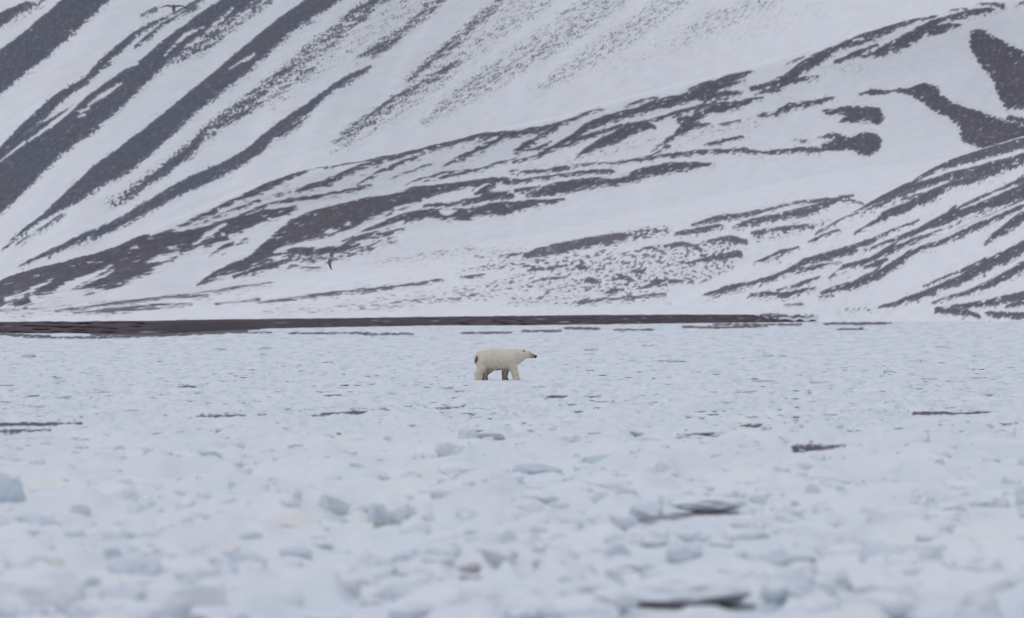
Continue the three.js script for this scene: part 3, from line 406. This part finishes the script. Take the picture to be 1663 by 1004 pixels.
block(180, 908, 36, 26, 'blue', 'small dark blue ice knob tucked under a wide blue-grey block');
block(268, 915, 26, 22, 'dirty', 'small brownish ice lump at the end of a stained slab row');
block(352, 922, 38, 24, 'dirty', 'brown-stained ice lump with a steep side in the near ice');
block(400, 918, 60, 18, 'warm', 'low cream-stained ice slab next to a brown-stained lump');
block(1440, 784, 46, 26, 'mist', 'compact bluish ice block right of a grey slanting slab');
block(1330, 784, 96, 20, 'mist', 'grey slanting ice slab in the middle of the broken ice');
block(762, 912, 30, 26, 'blue', 'small blue-grey knob above a brownish slab in the near ice');
block(765, 932, 50, 16, 'dirty', 'flat brownish slab below a small blue-grey knob');
block(868, 886, 48, 34, 'mist', 'pointed bluish ice block standing in the near ice');
block(735, 912, 30, 30, 'mist', 'small tilted ice block beside a snowy mound in the near ice');
block(800, 915, 70, 32, 'white', 'snowy mound behind a flat brownish slab');
block(875, 926, 30, 14, 'blue', 'little blue-grey lump at the right end of a brownish slab');
block(1000, 928, 44, 24, 'blue', 'blue-grey sloping lump above the widest dark crack');
block(625, 918, 32, 24, 'mist', 'small bluish knob alone on smooth near snow');
block(1640, 890, 60, 18, 'warm', 'cream and brown stained slab near the far side of the near ice');
block(1650, 902, 66, 16, 'mist', 'flat bluish slab under a cream and brown stained one');
block(550, 704, 8, 6, 'dark', 'tiny dark lump on the ice in front of the ridge of blocks');
block(267, 677, 9, 5, 'dark', 'tiny dark speck of ice beside a thin broken crack');
block(575, 719, 46, 20, 'mist', 'bluish block at the start of the low row of ice lumps');
block(757, 718, 40, 24, 'mist', 'upright bluish block in the low row of ice lumps below the bear');
block(795, 717, 46, 16, 'dirty', 'darker brownish block in the low row of ice lumps below the bear');
block(842, 714, 50, 12, 'mist', 'flat block ending the low row of ice lumps below the bear');
block(920, 716, 46, 22, 'white', 'snow-capped lump right of the low row below the bear');
block(958, 717, 60, 16, 'mist', 'grey-blue lump pair member left of a wide bluish slab top');
block(1042, 716, 70, 17, 'mist', 'wide bluish lump above the long low blue-grey slab');
block(692, 733, 60, 14, 'white', 'white hummock in front of the low row of ice lumps');
block(330, 752, 66, 24, 'blue', 'blue-grey ice wedge behind a broad white mound');
block(262, 752, 150, 26, 'white', 'broad white mound in front of a blue-grey ice wedge');
block(165, 722, 60, 12, 'mist', 'flat bluish slab behind the broad white mound');
block(60, 716, 120, 22, 'mist', 'large pale blue slab below the long thin crack at the side');
block(1246, 580, 22, 11, 'warm', 'cream-coloured ice lump on the flat ice right of the bear');
block(1487, 588, 24, 9, 'warm', 'cream-coloured ice lump far right on the flat ice');
block(1052, 562, 26, 8, 'warm', 'cream ice lump near the shore right of the bear');
block(1272, 580, 18, 6, 'blue', 'small blue-grey lump beside a cream-coloured ice lump');
block(1445, 606, 20, 9, 'blue', 'small blue-grey ice lump alone on the flat ice');
block(362, 568, 10, 4, 'dirty', 'tiny grey lump on the far ice near the shore bank');
block(427, 576, 14, 4, 'dirty', 'thin grey lump on the far ice left of the bear');
block(740, 571, 20, 8, 'warm', 'faintly pinkish ice lump on the ice just behind the bear');
block(1090, 588, 60, 8, 'white', 'low white swell of ice in front of the bear');
{
  const r = rng(77), G1 = 'white snow-covered ice blocks scattered over the near ice';
  for (let k = 0; k < 300; k++) {
    const y = 742 + 275 * Math.pow(r(), 0.85), x = -40 + 1743 * r(), s = EYE * F / (y - HORIZON) / F, w = (0.26 + 0.58 * Math.pow(r(), 1.8)) / s, h = w * (0.24 + 0.26 * r()), q = r(); if (byLead(x, y)) continue;
    const tone = q < 0.86 ? 'white' : q < 0.965 ? 'mist' : q < 0.985 ? 'warm' : 'blue';
    block(x, y, w, h, tone, { white: 'white snow-covered ice block in the jumble of broken ice nearest the viewer', mist: 'pale bluish ice block in the jumble of broken ice nearest the viewer', warm: 'cream-tinted ice block in the jumble of broken ice nearest the viewer', blue: 'blue-grey bare ice block in the jumble of broken ice nearest the viewer' }[tone], { white: G1, mist: 'pale bluish ice blocks scattered over the near ice', warm: 'cream-tinted ice blocks scattered over the near ice', blue: 'bare blue-grey ice blocks scattered over the near ice' }[tone]);
  }
  // what nobody could count: small pieces between the blocks, and the low broken crust out to the bear and beyond
  const m = new THREE.Matrix4(), qt = new THREE.Quaternion(), eu = new THREE.Euler(), col = new THREE.Color();
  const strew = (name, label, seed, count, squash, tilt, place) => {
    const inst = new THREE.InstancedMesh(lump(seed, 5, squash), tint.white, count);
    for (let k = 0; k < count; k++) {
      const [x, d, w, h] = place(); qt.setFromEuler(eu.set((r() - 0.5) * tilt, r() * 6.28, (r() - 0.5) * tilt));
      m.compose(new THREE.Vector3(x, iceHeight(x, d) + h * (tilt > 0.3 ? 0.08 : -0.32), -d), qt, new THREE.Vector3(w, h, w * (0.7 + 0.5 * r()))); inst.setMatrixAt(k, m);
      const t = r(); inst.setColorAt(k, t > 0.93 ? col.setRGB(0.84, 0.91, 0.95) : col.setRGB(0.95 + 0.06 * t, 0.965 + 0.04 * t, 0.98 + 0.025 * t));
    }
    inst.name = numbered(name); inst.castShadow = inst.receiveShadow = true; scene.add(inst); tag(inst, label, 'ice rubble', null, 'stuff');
  };
  const near = () => { for (;;) { const y = 700 + 320 * Math.pow(r(), 0.9), qx = -140 + 1940 * r(); if (byLead(qx, y)) continue; const d = EYE * F / (y - HORIZON), x = (qx - W / 2) * d / F, w = 0.06 + 0.16 * r() * r(); if (n2(x / 2.1 + 60, d / 7) < -0.35 + 0.5 * r()) continue; return [x, d, w, w * (0.55 + 0.5 * r())]; } };
  strew('ice_rubble', 'small broken ice rubble strewn between the larger near blocks', 555, 850, 0.7, 0.5, near); strew('ice_rubble', 'angular snow-covered rubble filling the gaps of the nearest ice', 556, 850, 0.8, 0.6, near);
  const crust = () => { for (;;) { const y = 546 + 165 * Math.pow(r(), 0.8), qx = -160 + 1980 * r(), d = EYE * F / (y - HORIZON), x = (qx - W / 2) * d / F; if (leads.some((L) => L.wet > 0.6 && y > L[1] - 6 && y < L[1] + 13 && qx > L[0] - 4 && qx < L[L.length - 3] + 4) || Math.hypot(qx - 815, (y - 618) * 3) < 60 || n2(x / 5, d / 16) + 0.4 * n2b(x / 1.4, d / 5) < -0.25 + 0.7 * r()) continue; const w = (0.10 + 0.32 * r() * r()) * (0.6 + d / 330); return [x, d, w, Math.min(0.13, w * (0.14 + 0.22 * r()))]; } };
  strew('ice_rubble', 'low crust of broken ice scattered around and beyond the bear', 557, 1300, 0.7, 0.14, crust); strew('ice_rubble', 'thin upturned flakes of ice on the far sheet toward the shore', 558, 700, 0.6, 0.14, crust);
}

// ------------------------------------------------------------------ the polar bear
{
  const bones = [], bone = (k, ...J) => { for (let i = 0; i + 1 < J.length; i++) bones.push([...J[i], ...J[i + 1], k]); };
  bone(0.10, [0.33, 0.80, 0, 0.335], [0.75, 0.785, 0, 0.375], [1.12, 0.79, 0, 0.370], [1.40, 0.84, 0, 0.315]);
  bone(0.09, [1.38, 0.86, 0, 0.31], [1.65, 0.93, 0, 0.232], [1.86, 0.975, 0, 0.165]);
  bone(0.05, [1.86, 0.985, 0, 0.155], [1.97, 0.975, 0, 0.13], [2.10, 0.935, 0, 0.085], [2.245, 0.90, 0, 0.062]);
  for (const s of [-1, 1]) { bone(0.02, [1.835, 1.10, 0.105 * s, 0.036], [1.82, 1.135, 0.118 * s, 0.034]); }
  bone(0.07, [0.30, 0.74, 0.13, 0.245], [0.27, 0.48, 0.17, 0.165], [0.145, 0.27, 0.175, 0.118], [0.125, 0.09, 0.175, 0.10], [0.20, 0.062, 0.175, 0.078]);
  bone(0.07, [0.42, 0.70, -0.12, 0.24], [0.56, 0.46, -0.15, 0.155], [0.415, 0.27, -0.17, 0.10], [0.385, 0.085, -0.17, 0.086], [0.45, 0.062, -0.17, 0.07]);
  bone(0.07, [1.34, 0.78, 0.14, 0.245], [1.43, 0.50, 0.18, 0.15], [1.51, 0.27, 0.18, 0.115], [1.535, 0.10, 0.18, 0.098], [1.62, 0.078, 0.18, 0.078]);
  bone(0.07, [1.28, 0.75, -0.13, 0.22], [1.18, 0.46, -0.16, 0.14], [1.14, 0.26, -0.16, 0.10], [1.135, 0.075, -0.16, 0.086], [1.21, 0.055, -0.16, 0.072]);
  bone(0.04, [0.07, 0.86, 0, 0.05], [0.045, 0.76, 0, 0.045]);
  const sd = (x, y, z) => {
    let d = 1e3;
    for (const [ax, ay, az, ar, bx, by, bz, br, k] of bones) {
      const q = k === 0.10 ? 1.12 : 1, ux = bx - ax, uy = by - ay, uz = bz - az, vx = x - ax, vy = y - ay, vz = z * q - az, t = clamp((vx * ux + vy * uy + vz * uz) / (ux * ux + uy * uy + uz * uz), 0, 1);
      const e = Math.hypot(vx - t * ux, vy - t * uy, vz - t * uz) - mix(ar, br, t), h = Math.max(k - Math.abs(d - e), 0) / k; d = Math.min(d, e) - h * h * k * 0.25;
    }
    return d;
  };
  const R = 150, S = 1.28, ox = 1.15, oy = 0.62, mc = new MarchingCubes(R, new THREE.MeshBasicMaterial(), false, false, 160000); mc.isolation = 0;
  for (let k = 0; k < R; k++) for (let j = 0; j < R; j++) for (let i = 0; i < R; i++) {
    const x = (i - R / 2) / (R / 2) * S + ox, y = (j - R / 2) / (R / 2) * S + oy, z = (k - R / 2) / (R / 2) * S;
    mc.field[i + j * R + k * R * R] = Math.abs(z) > 0.55 || y < -0.1 || y > 1.35 ? -0.5 : -sd(x, y, z) + 0.007 * n3(x * 12, y * 6, z * 12) + 0.006 * n3(x * 30, y * 12, z * 30);
  }
  mc.update();
  const n = mc.count, p = new Float32Array(n * 3), nn = new Float32Array(n * 3), c = new Float32Array(n * 3);
  for (let k = 0; k < n; k++) {
    const x = mc.positionArray[k * 3] * S + ox, y = mc.positionArray[k * 3 + 1] * S + oy, z = mc.positionArray[k * 3 + 2] * S;
    p.set([x, y, z], k * 3); nn.set([mc.normalArray[k * 3], mc.normalArray[k * 3 + 1], mc.normalArray[k * 3 + 2]], k * 3);
    let col = [0.63, 0.56, 0.445]; const g = 1 + 0.06 * n3(x * 5, y * 5, z * 5) + 0.05 * n3(x * 22, y * 9, z * 22), to = (b, t) => { col = col.map((v, e) => mix(v, b[e], t)); };
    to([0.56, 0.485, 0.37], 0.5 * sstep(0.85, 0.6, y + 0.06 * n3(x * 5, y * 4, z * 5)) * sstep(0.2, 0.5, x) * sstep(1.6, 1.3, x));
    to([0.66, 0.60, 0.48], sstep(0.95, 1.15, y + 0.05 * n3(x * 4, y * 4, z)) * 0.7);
    to([0.30, 0.235, 0.21], 0.75 * sstep(0.56, 0.40, y + 0.05 * n3(x * 6, 3, z * 6)) * sstep(0.42, 0.52, x) * sstep(1.32, 1.22, x));                    // shade under the belly, painted into the fur colour
    to([0.20, 0.15, 0.155], 0.8 * sstep(0.52, 0.34, y) * sstep(-0.02, -0.10, z));                                                               // off legs painted darker, as they stand in the body's shade
    to([0.045, 0.036, 0.036], sstep(1.25, 0.6, Math.hypot((x - 0.085 - (y - 0.79) * 0.22) / 0.06, (y - 0.79) / 0.15, (z - 0.12) / 0.3) + 0.15 * n3(x * 20, y * 20, z * 20)));   // dark stain under the tail
    to([0.26, 0.22, 0.215], 0.85 * sstep(1.96, 2.14, x)); to([0.03, 0.027, 0.03], sstep(2.17, 2.25, x + 0.25 * (y - 0.9)));
    to([0.10, 0.08, 0.08], 0.8 * sstep(0.05, 0.03, Math.hypot(x - 1.835, y - 1.105)) * sstep(0.07, 0.11, Math.abs(z)));
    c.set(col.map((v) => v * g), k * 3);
  }
  const g = new THREE.BufferGeometry(); g.setAttribute('position', new THREE.BufferAttribute(p, 3)); g.setAttribute('normal', new THREE.BufferAttribute(nn, 3)); g.setAttribute('color', new THREE.BufferAttribute(c, 3));
  const fur = rough(0xffffff, 0.9), skin = new THREE.MeshStandardMaterial({ color: lin(0.02, 0.018, 0.02), roughness: 0.35 });
  const bear = new THREE.Group(); bear.name = numbered('polar_bear'); scene.add(bear);
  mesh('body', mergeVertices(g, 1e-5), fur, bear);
  const nose = mesh('nose', new THREE.SphereGeometry(0.042, 20, 14), skin, bear); nose.scale.set(0.8, 0.85, 1.1); nose.position.set(2.295, 0.915, 0);
  for (const s of [-1, 1]) { const e = mesh('eye', new THREE.SphereGeometry(0.021, 14, 10), skin, bear); e.position.set(2.05, 1.015, 0.075 * s); }
  const s = 200 / F; bear.position.set((770 - W / 2) * s, -0.025, -200); bear.rotation.y = 0.03;
  const heap = lump(611, 6, 0.6); let pile = 0; for (const [x, z, w] of [[0.02, 0.33, 0.1], [0.24, 0.30, 0.08], [0.44, -0.05, 0.08], [1.5, 0.34, 0.09], [1.72, 0.26, 0.08], [1.18, 0.0, 0.08], [-0.3, 0.5, 0.12], [0.8, 0.6, 0.1], [1.95, 0.4, 0.12]]) { const o = mesh('ice_block', heap, tint.white, scene); o.scale.set(w * 1.5, w * 0.55, w); o.rotation.y = pile++ * 2.1; o.position.set(bear.position.x + x, -0.01, -200 + z); tag(o, 'little snow-covered ice piece lying at the feet of the walking polar bear', 'ice block', 'small ice pieces at the feet of the bear'); }
  tag(bear, 'cream polar bear with a dark stained rump walking across the sea ice', 'polar bear');
}

// ------------------------------------------------------------------ two gulls in the air
function gull(name, label, px, py, d, rot, droop, bend, under, shade) {
  const loft = (secs, seg = 16) => {                                    // secs: [centre, half chord, half thickness, axis a, axis b]
    const p = [], ix = []; for (const [c, a, b, A1, B1] of secs) for (let k = 0; k < seg; k++) { const t = k / seg * 6.2832; p.push(...[0, 1, 2].map((e) => c[e] + A1[e] * Math.cos(t) * a + B1[e] * Math.sin(t) * b)); }
    const m = secs.length; for (let s = 0; s + 1 < m; s++) for (let k = 0; k < seg; k++) { const a = s * seg + k, b = s * seg + (k + 1) % seg; ix.push(a, b, b + seg, a, b + seg, a + seg); }
    const c0 = p.length / 3; p.push(...secs[0][0], ...secs[m - 1][0]); for (let k = 0; k < seg; k++) ix.push(c0, (k + 1) % seg, k, c0 + 1, (m - 1) * seg + k, (m - 1) * seg + (k + 1) % seg);
    const g = new THREE.BufferGeometry(); g.setAttribute('position', new THREE.Float32BufferAttribute(p, 3)); g.setIndex(ix); g.computeVertexNormals(); return g;
  };
  const Y = [0, 1, 0], Z = [0, 0, 1], X = [1, 0, 0];
  const body = loft([[-0.24, 0.055, 0.008, 0], [-0.16, 0.045, 0.018, 0], [-0.10, 0.05, 0.042, 0], [0.0, 0.065, 0.066, -0.006], [0.08, 0.06, 0.062, 0], [0.13, 0.042, 0.046, 0.012], [0.165, 0.038, 0.042, 0.022], [0.195, 0.026, 0.028, 0.022], [0.212, 0.01, 0.012, 0.016], [0.245, 0.004, 0.004, 0.01]].map(([x, a, b, y]) => [[x, y, 0], a, b, Z, Y]));
  const wing = (s) => loft([[0.0, 0.085, 0.014, 0.05], [0.10, 0.082, 0.012, 0.055], [0.21, 0.07, 0.010, 0.065], [0.30, 0.052, 0.007, 0.035], [0.39, 0.032, 0.005, -0.015], [0.47, 0.010, 0.002, -0.07]].map(([z, a, b, x]) => [[x - 0.02, 0.03 + droop[0] * z - droop[1] * z * z * (s > 0 ? 1 : bend), z * s * 1.0], a, b, X, Y]), 14);
  const ev = new Evaluator(); ev.attributes = ['position', 'normal']; ev.useGroups = false;
  const br = (g) => { if (!g.index) return new Brush(g); const b = new Brush(g); b.updateMatrixWorld(); return b; };
  let u = br(body); u.updateMatrixWorld();
  for (const s of [-1, 1]) { const w = wing(s); if (s < 0) { const I = w.index.array; for (let k = 0; k < I.length; k += 3) [I[k], I[k + 1]] = [I[k + 1], I[k]]; w.computeVertexNormals(); } u = ev.evaluate(u, br(w), ADDITION); u.updateMatrixWorld(); }
  const g = u.geometry, P = g.attributes.position, c = [];
  for (let k = 0; k < P.count; k++) {
    const x = P.getX(k), y = P.getY(k), z = Math.abs(P.getZ(k)); let col = [0.62, 0.62, 0.6];
    if (z > 0.075) col = shade; if (z > 0.36) col = [0.03, 0.03, 0.035]; if (z < 0.075 && y > 0.02 && x < 0.1) col = [0.3, 0.3, 0.33]; if (x > 0.215) col = [0.45, 0.36, 0.08]; if (x < 0.2 && x > 0.15 && z > 0.03) col = [0.12, 0.12, 0.13];
    if (z < 0.085 && y < 0.03) col = under;
    c.push(...col);
  }
  g.setAttribute('color', new THREE.Float32BufferAttribute(c, 3)); g.computeVertexNormals();
  const o = new THREE.Group(); o.name = numbered(name); scene.add(o); mesh('body', g, rough(0xffffff, 0.8), o);
  const sk = new THREE.MeshStandardMaterial({ color: lin(0.01, 0.01, 0.01), roughness: 0.3 });
  for (const s of [-1, 1]) mesh('eye', new THREE.SphereGeometry(0.006, 8, 6), sk, o).position.set(0.182, 0.03, 0.03 * s);
  o.position.copy(at(px, py, d)); o.rotation.set(...rot, 'YXZ'); return tag(o, label, 'gull');
}
gull('gull', 'dark-bodied gull gliding with level outstretched wings high before the upper slope', 282, 13, 190, [0.0, -1.5, 0.42], [0.30, 0.62], 1, [0.15, 0.14, 0.15], [0.24, 0.24, 0.27]).scale.setScalar(1.04);
gull('gull', 'grey gull banking steeply with one wing pointing down above the snow plain', 539, 420, 200, [-1.05, 2.75, 0.25], [0.2, 0.7], 1.0, [0.36, 0.35, 0.32], [0.13, 0.13, 0.14]);

renderer.render(scene, camera);
